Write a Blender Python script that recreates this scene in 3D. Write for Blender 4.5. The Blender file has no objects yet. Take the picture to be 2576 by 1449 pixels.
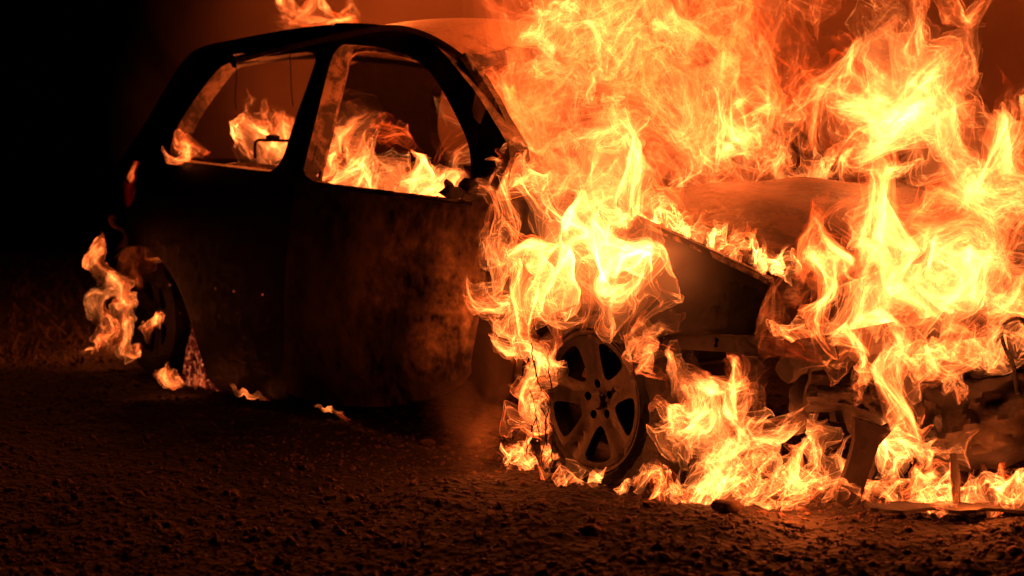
import bpy, bmesh, math, random
import numpy as np
from mathutils import Vector, Matrix
from mathutils.geometry import delaunay_2d_cdt
rng = np.random.default_rng(7); random.seed(7)
S = bpy.context.scene; COL = S.collection
# ------------------------------------------------------------------ camera, world, exposure
H = 0.75; FPX = 3700.0; PIT = math.atan((724.5 - 470) / FPX)
cam = bpy.data.cameras.new('camera'); co = bpy.data.objects.new('camera', cam); COL.objects.link(co)
co.location = (0, 0, H); co.rotation_euler = (math.pi / 2 - PIT, 0, 0)
cam.sensor_width = 36; cam.lens = 36 * FPX / 2576; cam.clip_start = .05; cam.clip_end = 2000
cam.dof.use_dof = True; cam.dof.focus_distance = 3.85; cam.dof.aperture_fstop = 3.2
S.camera = co
wd = bpy.data.worlds.new('World'); S.world = wd; wd.use_nodes = True
bg = wd.node_tree.nodes['Background']; bg.inputs[0].default_value = (.02, .012, .012, 1); bg.inputs[1].default_value = .004
S.view_settings.view_transform = 'Standard'; S.view_settings.look = 'None'; S.view_settings.exposure = 0; S.view_settings.gamma = 1
cy = S.cycles
cy.transparent_max_bounces = 160; cy.max_bounces = 4; cy.diffuse_bounces = 1; cy.glossy_bounces = 1; cy.transmission_bounces = 2; cy.volume_bounces = 0
cy.use_denoising = True; cy.sample_clamp_indirect = 4; cy.caustics_reflective = False; cy.caustics_refractive = False
cy.use_adaptive_sampling = True; cy.adaptive_threshold = .03
cy.volume_step_rate = 4

# ------------------------------------------------------------------ geometry of the place
C0 = np.array([0, 0, H]); FWD = np.array([0, math.cos(PIT), -math.sin(PIT)]); UPV = np.array([0, math.sin(PIT), math.cos(PIT)])
def ray(x, y):
    d = FWD + np.array([1., 0, 0]) * (x - 1288) / FPX - UPV * (y - 724.5) / FPX
    return d / d[1]
def at(x, y, Y): return C0 + ray(x, y) * Y
def gnd(x, y, z=0.): d = ray(x, y); return C0 + d * (z - H) / d[2]
AX = math.radians(38.9)
CF = np.array([math.sin(AX), -math.cos(AX), 0]); CN = np.array([-math.cos(AX), -math.sin(AX), 0])   # car forward, right-hand side normal
OC = gnd(1500, 1215)
def car(u, w, z): return OC - CF * u - CN * w + np.array([0, 0, z])     # u towards the tail, w into the car
def side_hit(x, y, w):
    d = ray(x, y); t = ((OC - C0 - CN * w) @ CN) / (d @ CN); p = C0 + d * t
    return float(-(p - OC) @ CF), float(p[2]), float(p[1])
WD = 1.45
OC_ARCH = car(2.82, .16, .53)  # place of an unseen lamp added in the rear arch to light its liner
# firelight: point lamps at flames, plus unseen ones added to light smoke, door, arch
def fire_and_fill_lamp(loc, power, r):
    l = bpy.data.lights.new('fire_and_fill_light', 'POINT'); l.energy = power; l.shadow_soft_size = r; l.color = (1, .15, .022)
    o = bpy.data.objects.new('fire_and_fill_light', l); COL.objects.link(o); o.location = loc
for lamp in (((.42, 4.48, 1.66), 34, .25), ((1.7, 4.7, 1.5), 5, .3), ((-.9, 6.9, 2.3), 170, .35), ((.9, 6.3, 2.3), 90, .35), ((2.6, 6.2, 2.0), 20, .3), ((.22, 3.66, .85), .6, .12), ((-.20, 3.90, .42), 4.2, .06), ((-.35, 4.95, .95), 5, .12), ((-1.0, 5.9, .95), 4, .1), ((-1.9, 6.7, .14), 1.6, .06), ((.66, 3.37, .07), 5, .04), ((1.08, 3.37, .07), 4, .04), ((-.06, 3.84, .09), 1.8, .05), (tuple(OC_ARCH), 1.4, .04)): fire_and_fill_lamp(*lamp)

def wsurf(u, z):
    w = .015 * math.sin(u * 3.1 + z * 4) * .6
    w += .02 * ((.45 - z) / .3) ** 2 * .5
    if z > .75: w += .30 * (z - .75)
    if u > 2.35: w += .25 * min(u - 2.35, .75) ** 2
    if u < -.2: w += .45 * max(u + .2, -.5) ** 2
    return w
def wdoor(u, z):
    g = lambda a, b, c, d: math.exp(-((u - a) / c) ** 2 - ((z - b) / d) ** 2)
    return wsurf(u, z) - .022 - .045 * g(.72, .27, .13, .11) + .022 * g(.88, .42, .10, .07) - .018 * g(.62, .55, .07, .14) + .016 * g(.78, .55, .05, .16) - .006 * g(1.2, .5, .2, .2)
def uz(x, y, wf=wsurf):
    lo, hi = -.3, .7
    for _ in range(22):
        w = (lo + hi) / 2; u, z, _d = side_hit(x, y, w)
        if w < wf(u, z): lo = w
        else: hi = w
    return u, z

# ------------------------------------------------------------------ object helpers
def tag(o, label=None, cat=None, group=None, kind=None):
    if label: o['label'] = label
    if cat: o['category'] = cat
    if group: o['group'] = group
    if kind: o['kind'] = kind
    return o
def empty(name, loc):
    o = bpy.data.objects.new(name, None); COL.objects.link(o); o.location = Vector(loc); o.empty_display_size = .1
    return o
def link(name, verts, faces, mat, parent=None, smooth=35):
    me = bpy.data.meshes.new(name)
    me.from_pydata([tuple(map(float, v)) for v in verts], [], [tuple(f) for f in faces])
    me.validate(); me.update()
    if smooth: 
        me.shade_smooth(); me.set_sharp_from_angle(angle=math.radians(smooth))
    if mat: me.materials.append(mat)
    o = bpy.data.objects.new(name, me); COL.objects.link(o)
    if parent:
        o.parent = parent
        pw = world_loc(parent); me.transform(Matrix.Translation(-pw))
    return o
def world_loc(o):
    v = Vector((0, 0, 0))
    while o is not None: v += o.location; o = o.parent
    return v
def fast_mesh(name, V, quads, mat, attrs=None, smooth=True, tris=False):
    k = 3 if tris else 4
    me = bpy.data.meshes.new(name); n = len(V); m = len(quads)
    me.vertices.add(n); me.vertices.foreach_set('co', np.ascontiguousarray(V, np.float32).ravel())
    me.loops.add(m * k); me.loops.foreach_set('vertex_index', np.ascontiguousarray(quads, np.int32).ravel())
    me.polygons.add(m); me.polygons.foreach_set('loop_start', np.arange(0, m * k, k, dtype=np.int32))
    me.update(calc_edges=True)
    me.polygons.foreach_set('use_smooth', np.full(m, smooth))
    if attrs is not None:
        a = me.attributes.new('gas', 'FLOAT_COLOR', 'POINT'); a.data.foreach_set('color', np.ascontiguousarray(attrs, np.float32).ravel())
    if mat: me.materials.append(mat)
    o = bpy.data.objects.new(name, me); COL.objects.link(o); return o
def chaikin(p, n=1, closed=True):
    p = np.asarray(p, float)
    for _ in range(n):
        if closed: q = np.roll(p, -1, 0); a = .75 * p + .25 * q; b = .25 * p + .75 * q; p = np.stack([a, b], 1).reshape(-1, p.shape[1])
        else:
            a = .75 * p[:-1] + .25 * p[1:]; b = .25 * p[:-1] + .75 * p[1:]
            p = np.vstack([p[:1], np.stack([a, b], 1).reshape(-1, p.shape[1]), p[-1:]])
    return p
def resample(p, ds, closed=True):
    p = np.asarray(p, float); q = np.vstack([p, p[:1]]) if closed else p
    out = []
    for a, b in zip(q[:-1], q[1:]):
        k = max(1, int(np.ceil(np.linalg.norm(b - a) / ds)))
        for i in range(k): out.append(a + (b - a) * i / k)
    if not closed: out.append(q[-1])
    return np.array(out)
def inside(pt, poly):
    x, y = pt; c = False; n = len(poly); j = n - 1
    for i in range(n):
        xi, yi = poly[i]; xj, yj = poly[j]
        if (yi > y) != (yj > y) and x < (xj - xi) * (y - yi) / (yj - yi) + xi: c = not c
        j = i
    return c
def tri_fill(outline, holes, grid):
    pts = [tuple(p) for p in outline]; edges = [(i, (i + 1) % len(outline)) for i in range(len(outline))]
    for h in holes:
        b = len(pts); pts += [tuple(p) for p in h]; edges += [(b + i, b + (i + 1) % len(h)) for i in range(len(h))]
    allb = np.array(pts)
    lo = allb.min(0); hi = allb.max(0)
    for gx in np.arange(lo[0] + grid / 2, hi[0], grid):
        for gy in np.arange(lo[1] + grid / 2, hi[1], grid):
            if inside((gx, gy), outline) and not any(inside((gx, gy), h) for h in holes) and np.min(((allb - (gx, gy)) ** 2).sum(1)) > (grid * .45) ** 2:
                pts.append((gx, gy))
    v, e, f, *_ = delaunay_2d_cdt([Vector(p) for p in pts], edges, [], 0, 1e-6)
    v = np.array([(a.x, a.y) for a in v]); F = []
    for t in f:
        c = v[list(t)].mean(0)
        if inside(c, outline) and not any(inside(c, h) for h in holes): F.append(tuple(t))
    return v, F
def slab(v2, F, top, bot):
    """two-sided sheet: top(u,z), bot(u,z) give points; boundary edges get walls"""
    n = len(v2); V = [top(*p) for p in v2] + [bot(*p) for p in v2]
    faces = list(F) + [tuple(n + i for i in reversed(t)) for t in F]
    cnt = {}
    for t in F:
        for a, b in zip(t, t[1:] + t[:1]): cnt[(a, b)] = 1
    for (a, b) in list(cnt):
        if (b, a) not in cnt: faces.append((b, a, n + a, n + b))
    return V, faces
def panel(name, outline, holes, mat, parent, wf=wsurf, thick=.05, grid=.06, mirror=False, rnd=1, px=True, seg=.03):
    cv = (lambda P: np.array([uz(x, y, wf) for x, y in P])) if px else (lambda P: np.asarray(P, float))
    out = resample(cv(chaikin(outline, rnd)), seg); hs = [resample(cv(chaikin(h, 2)), seg) for h in holes]
    v, F = tri_fill(out, hs, grid)
    th = thick if callable(thick) else (lambda u, z: thick)
    nf = len(F)
    if mirror: V, f = slab(v, F, lambda u, z: car(u, WD - wf(u, z), z), lambda u, z: car(u, WD - wf(u, z) - th(u, z), z))
    else: V, f = slab(v, F, lambda u, z: car(u, wf(u, z), z), lambda u, z: car(u, wf(u, z) + th(u, z), z))
    o = link(name, V, f, mat, parent); o.data.materials.append(M_FAR if mirror else M_RUST)
    for p in list(o.data.polygons)[nf:]:
        if world_loc(parent).z + p.center.z > (.0 if mirror else .74): p.material_index = 1
    return o
def gridsurf(name, fn, us, vs, thick, mat, parent, smooth=35):
    V = []; F = []; nu, nv = len(us), len(vs)
    for l in (0, 1):
        for a in us:
            for b in vs:
                V.append(np.asarray(fn(a, b)) - np.array(thick) * l)
    idx = lambda l, i, j: l * nu * nv + i * nv + j
    for i in range(nu - 1):
        for j in range(nv - 1):
            F.append((idx(0, i, j), idx(0, i + 1, j), idx(0, i + 1, j + 1), idx(0, i, j + 1)))
            F.append((idx(1, i, j), idx(1, i, j + 1), idx(1, i + 1, j + 1), idx(1, i + 1, j)))
    for i in range(nu - 1):
        for j in (0, nv - 1): F.append((idx(0, i, j), idx(0, i + 1, j), idx(1, i + 1, j), idx(1, i, j)))
    for j in range(nv - 1):
        for i in (0, nu - 1): F.append((idx(0, i, j), idx(0, i, j + 1), idx(1, i, j + 1), idx(1, i, j)))
    return link(name, V, F, mat, parent, smooth)
def tube_vf(pts, rad, n=8, jag=0., sq=1.):
    pts = np.asarray(pts, float); m = len(pts); rad = np.broadcast_to(rad, (m,)) if np.ndim(rad) < 2 else rad
    V = []; F = []
    for i in range(m):
        t = pts[min(i + 1, m - 1)] - pts[max(i - 1, 0)]; t = t / (np.linalg.norm(t) + 1e-9)
        a = np.cross(t, (0.3, .9, .1)); a /= np.linalg.norm(a); b = np.cross(t, a)
        for k in range(n):
            th = 2 * math.pi * k / n; r = rad[i] * (1 + jag * (rng.random() - .5))
            V.append(pts[i] + a * math.cos(th) * r + b * math.sin(th) * r * sq)
    for i in range(m - 1):
        for k in range(n): F.append((i * n + k, i * n + (k + 1) % n, (i + 1) * n + (k + 1) % n, (i + 1) * n + k))
    F.append(tuple(range(n))[::-1]); F.append(tuple(range((m - 1) * n, m * n)))
    return V, F
class MB:
    def __init__(s): s.V = []; s.F = []
    def add(s, V, F): b = len(s.V); s.V += list(V); s.F += [tuple(i + b for i in f) for f in F]; return s
    def tube(s, pts, rad, n=8, jag=0., sq=1.): return s.add(*tube_vf(pts, rad, n, jag, sq))
    def prism(s, P, off):          # P: outline points (3d), off: thickness vector
        n = len(P); P = [np.asarray(p, float) for p in P]; off = np.asarray(off, float)
        V = P + [p + off for p in P]
        F = [tuple(range(n)), tuple(range(2 * n - 1, n - 1, -1))] + [(i, n + i, n + (i + 1) % n, (i + 1) % n) for i in range(n)]
        return s.add(V, F)
    def build(s, name, mat, parent=None, smooth=35): return link(name, s.V, s.F, mat, parent, smooth)
    def box(s, c, ax, ay, az):
        c = np.asarray(c, float); ax, ay, az = map(lambda q: np.asarray(q, float), (ax, ay, az))
        return s.prism([c - ax - ay - az, c + ax - ay - az, c + ax + ay - az, c - ax + ay - az], 2 * az)

# ------------------------------------------------------------------ materials
def mat(name):
    m = bpy.data.materials.new(name); m.use_nodes = True; nt = m.node_tree; nt.nodes.clear(); return m, nt
def N(nt, t, **kw):
    n = nt.nodes.new(t)
    for k, v in kw.items():
        if k in ('op',): n.operation = v
        elif k == 'blend': n.blend_type = v
        else: n.inputs[k].default_value = v
    return n
def ramp(nt, stops):
    r = nt.nodes.new('ShaderNodeValToRGB'); e = r.color_ramp.elements
    while len(e) < len(stops): e.new(.5)
    for k, (p, c) in enumerate(stops): e[k].position = p; e[k].color = (*c, 1) if len(c) == 3 else c
    return r
def burnt(name, soot, bare, cut=.5, soft=.12, scale=3.5, rough=.75, metal=0., bump=.25, flake=.35):
    m, nt = mat(name); L = nt.links.new
    tc = nt.nodes.new('ShaderNodeTexCoord')
    n1 = N(nt, 'ShaderNodeTexNoise', Scale=scale, Detail=9., Roughness=.62, Distortion=.6); L(tc.outputs['Object'], n1.inputs['Vector'])
    n2 = N(nt, 'ShaderNodeTexNoise', Scale=scale * 9, Detail=8., Roughness=.7); L(tc.outputs['Object'], n2.inputs['Vector'])
    mx = N(nt, 'ShaderNodeMath', op='MULTIPLY_ADD'); L(n2.outputs['Fac'], mx.inputs[0]); mx.inputs[1].default_value = flake; L(n1.outputs['Fac'], mx.inputs[2])
    c = cut + flake * .5
    mid = tuple(.5 * (a + b) * .8 for a, b in zip(soot, bare))
    r = ramp(nt, [(max(0, c - soft), soot), (c, mid), (min(1, c + soft), bare)]); L(mx.outputs[0], r.inputs['Fac'])
    n3 = N(nt, 'ShaderNodeTexNoise', Scale=scale * 30, Detail=4.); L(tc.outputs['Object'], n3.inputs['Vector'])
    mm = nt.nodes.new('ShaderNodeMix'); mm.data_type = 'RGBA'; mm.blend_type = 'MULTIPLY'; mm.inputs[0].default_value = .5
    L(r.outputs['Color'], mm.inputs[6]); r3 = ramp(nt, [(.3, (.5, .5, .5)), (.7, (1, 1, 1))]); L(n3.outputs['Fac'], r3.inputs['Fac']); L(r3.outputs['Color'], mm.inputs[7])
    b = nt.nodes.new('ShaderNodeBump'); b.inputs['Strength'].default_value = bump; b.inputs['Distance'].default_value = .01; L(mx.outputs[0], b.inputs['Height'])
    p = N(nt, 'ShaderNodeBsdfPrincipled', Roughness=rough, Metallic=metal); L(mm.outputs[2], p.inputs['Base Color']); L(b.outputs['Normal'], p.inputs['Normal'])
    rr = ramp(nt, [(.3, (rough - .2,) * 3), (.7, (min(1, rough + .15),) * 3)]); L(n2.outputs['Fac'], rr.inputs['Fac']); L(rr.outputs['Color'], p.inputs['Roughness'])
    o = nt.nodes.new('ShaderNodeOutputMaterial'); L(p.outputs[0], o.inputs[0]); return m
M_BODY = burnt('sooted_paint', (.007, .006, .0055), (.018, .014, .012), cut=.55, scale=2.2, rough=.55)
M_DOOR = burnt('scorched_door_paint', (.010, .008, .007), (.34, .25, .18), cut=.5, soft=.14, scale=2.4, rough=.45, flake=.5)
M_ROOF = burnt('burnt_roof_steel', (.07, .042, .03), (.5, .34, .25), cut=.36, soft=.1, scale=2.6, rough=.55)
M_HOOD = burnt('burnt_bonnet_steel', (.004, .003, .0025), (.15, .09, .062), cut=.5, soft=.035, scale=4.2, rough=.5, flake=.75)
M_FAR = burnt('smoked_inner_panel', (.045, .03, .022), (.09, .058, .042), cut=.5, soft=.35, scale=1.6, rough=.8, bump=.15)
M_WING = burnt('scorched_wing_steel', (.006, .005, .0045), (.022, .016, .013), cut=.52, soft=.15, scale=3.0, rough=.5)
M_RUST = burnt('scaled_inner_steel', (.03, .022, .018), (.36, .26, .2), cut=.5, soft=.08, scale=12, rough=.7, bump=.6)
M_DARK = burnt('charred_plastic', (.006, .005, .004), (.03, .022, .018), cut=.55, scale=7, rough=.65, bump=.6)
M_TYRE = burnt('charred_rubber', (.004, .0035, .003), (.022, .018, .015), cut=.55, scale=14, rough=.8, bump=.9)
M_RIM = burnt('heat_stained_alloy', (.004, .003, .0025), (.022, .014, .010), cut=.57, soft=.12, scale=11, rough=.5, metal=.35, bump=.35)
M_ROCK = burnt('field_stone', (.025, .014, .009), (.15, .088, .056), cut=.52, soft=.3, scale=18, rough=.9, bump=.5)
def m_ground():
    m, nt = mat('gravelly_soil'); L = nt.links.new; tc = nt.nodes.new('ShaderNodeTexCoord')
    n = N(nt, 'ShaderNodeTexNoise', Scale=9., Detail=10., Roughness=.7); L(tc.outputs['Object'], n.inputs['Vector'])
    v = N(nt, 'ShaderNodeTexVoronoi', Scale=45.); L(tc.outputs['Object'], v.inputs['Vector'])
    r = ramp(nt, [(.3, (.003, .002, .0014)), (.55, (.010, .006, .004)), (.75, (.03, .018, .011))]); L(n.outputs['Fac'], r.inputs['Fac'])
    b = nt.nodes.new('ShaderNodeBump'); b.inputs['Strength'].default_value = .8; b.inputs['Distance'].default_value = .02
    a = N(nt, 'ShaderNodeMath', op='ADD'); L(n.outputs['Fac'], a.inputs[0]); L(v.outputs['Distance'], a.inputs[1]); L(a.outputs[0], b.inputs['Height'])
    p = N(nt, 'ShaderNodeBsdfPrincipled', Roughness=.92); L(r.outputs['Color'], p.inputs['Base Color']); L(b.outputs['Normal'], p.inputs['Normal'])
    o = nt.nodes.new('ShaderNodeOutputMaterial'); L(p.outputs[0], o.inputs[0]); return m
def m_simple(name, col, rough=.8, trans=0.):
    m, nt = mat(name); L = nt.links.new
    tc = nt.nodes.new('ShaderNodeTexCoord'); n = N(nt, 'ShaderNodeTexNoise', Scale=14., Detail=5.); L(tc.outputs['Object'], n.inputs['Vector'])
    r = ramp(nt, [(.3, tuple(c * .6 for c in col)), (.7, tuple(min(1, c * 1.3) for c in col))]); L(n.outputs['Fac'], r.inputs['Fac'])
    p = N(nt, 'ShaderNodeBsdfPrincipled', Roughness=rough); L(r.outputs['Color'], p.inputs['Base Color']); out = p.outputs[0]
    if trans:
        t = nt.nodes.new('ShaderNodeBsdfTranslucent'); L(r.outputs['Color'], t.inputs['Color']); x = nt.nodes.new('ShaderNodeMixShader'); x.inputs[0].default_value = trans
        L(p.outputs[0], x.inputs[1]); L(t.outputs[0], x.inputs[2]); out = x.outputs[0]
    o = nt.nodes.new('ShaderNodeOutputMaterial'); L(out, o.inputs[0]); return m
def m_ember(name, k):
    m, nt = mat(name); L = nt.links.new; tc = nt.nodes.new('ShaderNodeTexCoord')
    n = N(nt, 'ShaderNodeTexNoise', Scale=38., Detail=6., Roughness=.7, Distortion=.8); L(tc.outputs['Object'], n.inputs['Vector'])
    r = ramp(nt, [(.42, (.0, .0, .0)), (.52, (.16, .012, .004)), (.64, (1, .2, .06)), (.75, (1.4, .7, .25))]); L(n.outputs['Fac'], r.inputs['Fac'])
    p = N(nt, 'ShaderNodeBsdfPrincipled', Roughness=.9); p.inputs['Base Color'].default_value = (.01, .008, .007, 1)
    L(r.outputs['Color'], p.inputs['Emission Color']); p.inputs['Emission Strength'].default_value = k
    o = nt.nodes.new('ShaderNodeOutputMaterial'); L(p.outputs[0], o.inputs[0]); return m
M_GROUND = m_ground(); M_GRASS = m_simple('dry_grass', (.10, .07, .035)); M_LENS = m_simple('molten_lens', (.5, .09, .045), .4, .75)
M_EMBER_HOLE = m_ember('ember_and_hole_glow', .75)
def m_flame():
    """a thin reaction sheet of glowing gas: transparent, its light adds up along the line of sight, so edge-on folds are brightest"""
    m, nt = mat('flame_gas'); L = nt.links.new
    at_ = nt.nodes.new('ShaderNodeAttribute'); at_.attribute_name = 'gas'
    sp = nt.nodes.new('ShaderNodeSeparateColor'); L(at_.outputs['Color'], sp.inputs[0])
    lw = nt.nodes.new('ShaderNodeLayerWeight'); lw.inputs['Blend'].default_value = .5
    c = N(nt, 'ShaderNodeMath', op='SUBTRACT'); c.inputs[0].default_value = 1.; L(lw.outputs['Facing'], c.inputs[1])
    ca = N(nt, 'ShaderNodeMath', op='ADD'); L(c.outputs[0], ca.inputs[0]); ca.inputs[1].default_value = .05
    pw = N(nt, 'ShaderNodeMath', op='POWER'); L(ca.outputs[0], pw.inputs[0]); pw.inputs[1].default_value = 1.33
    sh = N(nt, 'ShaderNodeMath', op='DIVIDE'); sh.inputs[0].default_value = .031; L(pw.outputs[0], sh.inputs[1])
    c2 = N(nt, 'ShaderNodeMath', op='POWER'); L(c.outputs[0], c2.inputs[0]); c2.inputs[1].default_value = 2.2
    so = N(nt, 'ShaderNodeMath', op='MULTIPLY'); L(c2.outputs[0], so.inputs[0]); so.inputs[1].default_value = .11
    mx = nt.nodes.new('ShaderNodeMix'); mx.data_type = 'FLOAT'; L(sp.outputs[1], mx.inputs[0]); L(sh.outputs[0], mx.inputs[2]); L(so.outputs[0], mx.inputs[3])
    st = N(nt, 'ShaderNodeMath', op='MULTIPLY'); L(mx.outputs[0], st.inputs[0]); L(sp.outputs[0], st.inputs[1])
    cl = nt.nodes.new('ShaderNodeMix'); cl.data_type = 'RGBA'; L(sp.outputs[2], cl.inputs[0])
    cl.inputs[6].default_value = (1, .062, .005, 1); cl.inputs[7].default_value = (1, .235, .047, 1)
    e = nt.nodes.new('ShaderNodeEmission'); L(cl.outputs[2], e.inputs['Color']); L(st.outputs[0], e.inputs['Strength'])
    t = nt.nodes.new('ShaderNodeBsdfTransparent'); a = nt.nodes.new('ShaderNodeAddShader'); L(e.outputs[0], a.inputs[0]); L(t.outputs[0], a.inputs[1])
    o = nt.nodes.new('ShaderNodeOutputMaterial'); L(a.outputs[0], o.inputs[0])
    m.cycles.emission_sampling = 'NONE'; return m
M_FLAME = m_flame()

# ------------------------------------------------------------------ ground, gravel, grass
def fbm2(x, y, seed, scales):
    r = np.random.default_rng(seed); o = np.zeros_like(x)
    for lam, amp in scales:
        for _ in range(7):
            th = r.random() * 2 * math.pi; k = 2 * math.pi / lam * (.6 + r.random()); o += amp / 2.6 * np.cos(k * (x * math.cos(th) + y * math.sin(th)) + r.random() * 6.28)
    return o
def gz(x, y):
    x = np.asarray(x, float); y = np.asarray(y, float)
    near = np.exp(-np.maximum(0, y - 9) / 20)
    h = fbm2(x, y, 3, [(.9, .010), (.3, .007), (.11, .004)]) * near
    d = -((x - OC[0]) * CF[0] + (y - OC[1]) * CF[1]); w = -((x - OC[0]) * CN[0] + (y - OC[1]) * CN[1])
    h = h - .012 + .02 * np.exp(-np.maximum(0, 3.3 - y) * 4) * 0
    return h + fbm2(x, y, 5, [(30., .25)]) * (1 - np.exp(-np.maximum(0, y - 12) / 25))
ty = np.linspace(0, 1, 520); gy = 1.2 + 8 * ty + 400 * ty ** 6
tx = np.linspace(-1, 1, 560); gx = 4.2 * tx + 300 * np.abs(tx) ** 7 * np.sign(tx)
GX, GY = np.meshgrid(gx, gy, indexing='ij'); GZ = gz(GX, GY)
nx, ny = GX.shape; ii = (np.arange(nx - 1)[:, None] * ny + np.arange(ny - 1)[None]).ravel()
go = fast_mesh('ground', np.stack([GX, GY, GZ], -1).reshape(-1, 3), np.stack([ii, ii + ny, ii + ny + 1, ii + 1], 1), M_GROUND); tag(go, kind='structure')
def stone_base(seed, sub=1, rough=.25):
    bm = bmesh.new(); bmesh.ops.create_icosphere(bm, subdivisions=sub, radius=1.); r = np.random.default_rng(seed)
    V = np.array([v.co[:] for v in bm.verts]); bm.verts.index_update()
    d = np.zeros(len(V))
    for _ in range(6): k = r.normal(size=3) * 1.6; d += np.cos(V @ k + r.random() * 6.28)
    V = V * (1 + rough * d[:, None] / 2.4); F = np.array([[v.index for v in f.verts] for f in bm.faces]); bm.free()
    for _ in range(5):                      # a few cleaved faces
        a = r.normal(size=3); a /= np.linalg.norm(a); h = .62 + .2 * r.random(); s = V @ a; V = V - np.maximum(0, s - h)[:, None] * a
    return V, F
bases = [stone_base(40 + k) for k in range(10)]
def scatter(n, pts, size, seed):
    r = np.random.default_rng(seed); VV = []; FF = []; b = 0
    for k in range(n):
        V, F = bases[r.integers(10)]; s = size[k]
        q = r.normal(size=4); q /= np.linalg.norm(q); a, bq, c, d = q
        R = np.array([[1 - 2 * (c * c + d * d), 2 * (bq * c - a * d), 2 * (bq * d + a * c)], [2 * (bq * c + a * d), 1 - 2 * (bq * bq + d * d), 2 * (c * d - a * bq)], [2 * (bq * d - a * c), 2 * (c * d + a * bq), 1 - 2 * (bq * bq + c * c)]])
        W = (V * (s * np.array([1.2, .9, .8]) * (.8 + .4 * r.random(3)))) @ R.T; W[:, 2] *= .75
        VV.append(W + pts[k]); FF.append(F + b); b += len(V)
    return np.concatenate(VV), np.concatenate(FF)
ng = 30000
gY = 2.5 + 5.5 * rng.random(ng) ** 1.7; gXp = (rng.random(ng) * 2 - 1) * (gY * .40)
gs = np.clip(np.exp(rng.normal(-5.5, .55, ng)), .0022, .016)
P3 = np.stack([gXp, gY, gz(gXp, gY) + gs * .2], 1)
V, F = scatter(ng, P3, gs, 9)
gr = fast_mesh('gravel', V, F, M_ROCK, tris=True, smooth=False); tag(gr, 'loose small stones strewn over the dark soil', 'gravel', kind='stuff')
def grass():
    n = 9000; Y = 6.3 + 9 * rng.random(n) ** 1.5; X = -.1 * Y - .42 * Y * rng.random(n) + .25; hgt = (.02 + .09 * rng.random(n) ** 2) * (.3 + .7 * (fbm2(X, Y, 8, [(.7, 1.)]) > .1)); V = np.zeros((n, 4, 3)); th = rng.random(n) * 6.28; wb = .004 + .004 * rng.random(n)
    z = gz(X, Y) - .005; dx, dy = np.cos(th) * wb, np.sin(th) * wb; lx, ly = rng.normal(0, .8, n) * hgt, rng.normal(0, .8, n) * hgt
    V[:, 0] = np.stack([X - dx, Y - dy, z], 1); V[:, 1] = np.stack([X + dx, Y + dy, z], 1)
    V[:, 2] = np.stack([X + lx + dx * .3, Y + ly + dy * .3, z + hgt], 1); V[:, 3] = np.stack([X + lx - dx * .3, Y + ly - dy * .3, z + hgt], 1)
    q = np.arange(n * 4).reshape(n, 4); o = fast_mesh('grass', V.reshape(-1, 3), q, M_GRASS, smooth=False); tag(o, 'short dry grass on the dark ground behind the tail', 'grass', kind='stuff')
grass()
def stone(px, py, r_px, label, seed, flat=.75):
    p = gnd(px, py); r = r_px / FPX * p[1]; V, F = stone_base(seed, 3, .22); V = V * np.array([1.15, .9, flat]) * r
    V[:, 2] -= V[:, 2].min() + r * .18
    o = link('stone', V, F, M_ROCK, None, 50); o.location = Vector((p[0], p[1] + r, float(gz(p[0], p[1] + r)))); tag(o, label, 'stone', 'single stones on the ground')
stone(1832, 1287, 34, 'dark rounded stone at the edge of the ground fire below the bumper', 1)
stone(1190, 1122, 20, 'pale stone standing out of the gravel left of the front wheel', 2)
stone(1075, 1108, 17, 'small stone lying in the gravel under the door', 3)
stone(1490, 1345, 22, 'dim stone in the foreground straight below the wheel', 4)
stone(795, 1310, 15, 'lone little stone in the black foreground', 5)
stone(2010, 1310, 18, 'small stone right of the dark rounded one beside the fire', 6, .6)

# ------------------------------------------------------------------ the car
car_o = empty('burning_car', car(1.2, WD / 2, 0)); tag(car_o, 'small three door hatchback burnt to a black shell and still on fire', 'car')
QW = [(562, 158), (640, 147), (720, 137), (801, 127), (782, 190), (740, 305), (701, 433), (640, 428), (540, 415), (442, 405), (428, 395), (428, 372), (442, 328), (470, 278), (515, 215)]
rear_out = [(852, 60), (780, 66), (700, 78), (600, 97), (510, 115), (480, 132), (448, 168), (415, 222), (380, 285), (345, 342), (312, 385), (292, 420), (284, 470), (283, 540), (290, 600), (281, 655),
            (300, 632), (335, 614), (368, 622), (398, 645), (432, 690), (458, 745), (480, 810), (500, 880), (530, 975), (600, 992), (670, 1005), (735, 1010), (735, 900), (735, 800), (735, 600), (765, 440), (845, 112)]
LAMPH = [(318, 430), (336, 432), (342, 455), (340, 490), (328, 520), (312, 522), (306, 500), (308, 460)]
def wsd(u, z): return wsurf(u, z)
quarter = panel('quarter_panel', rear_out, [QW, LAMPH], M_BODY, car_o, thick=lambda u, z: .075 if z > .8 else .05)
door_out = [(833, 58), (880, 57), (960, 61), (1020, 72), (1065, 91), (1110, 124), (1160, 186), (1200, 236), (1245, 308), (1290, 384), (1262, 450), (1232, 512), (1216, 560), (1208, 640), (1204, 720), (1192, 790), (1172, 880), (1150, 965),
            (1080, 1000), (1000, 1022), (900, 1025), (760, 1005), (716, 985), (712, 800), (722, 620), (748, 452), (790, 290), (818, 170), (825, 110)]
DW = [(842, 112), (900, 113), (965, 121), (1035, 142), (1076, 172), (1110, 221), (1150, 296), (1182, 368), (1185, 440), (1184, 508), (1040, 490), (900, 473), (757, 456), (775, 380), (810, 240)]
door = panel('door', door_out, [DW], M_DOOR, car_o, wf=wdoor, thick=lambda u, z: .07 if z > .8 else .04)
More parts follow.
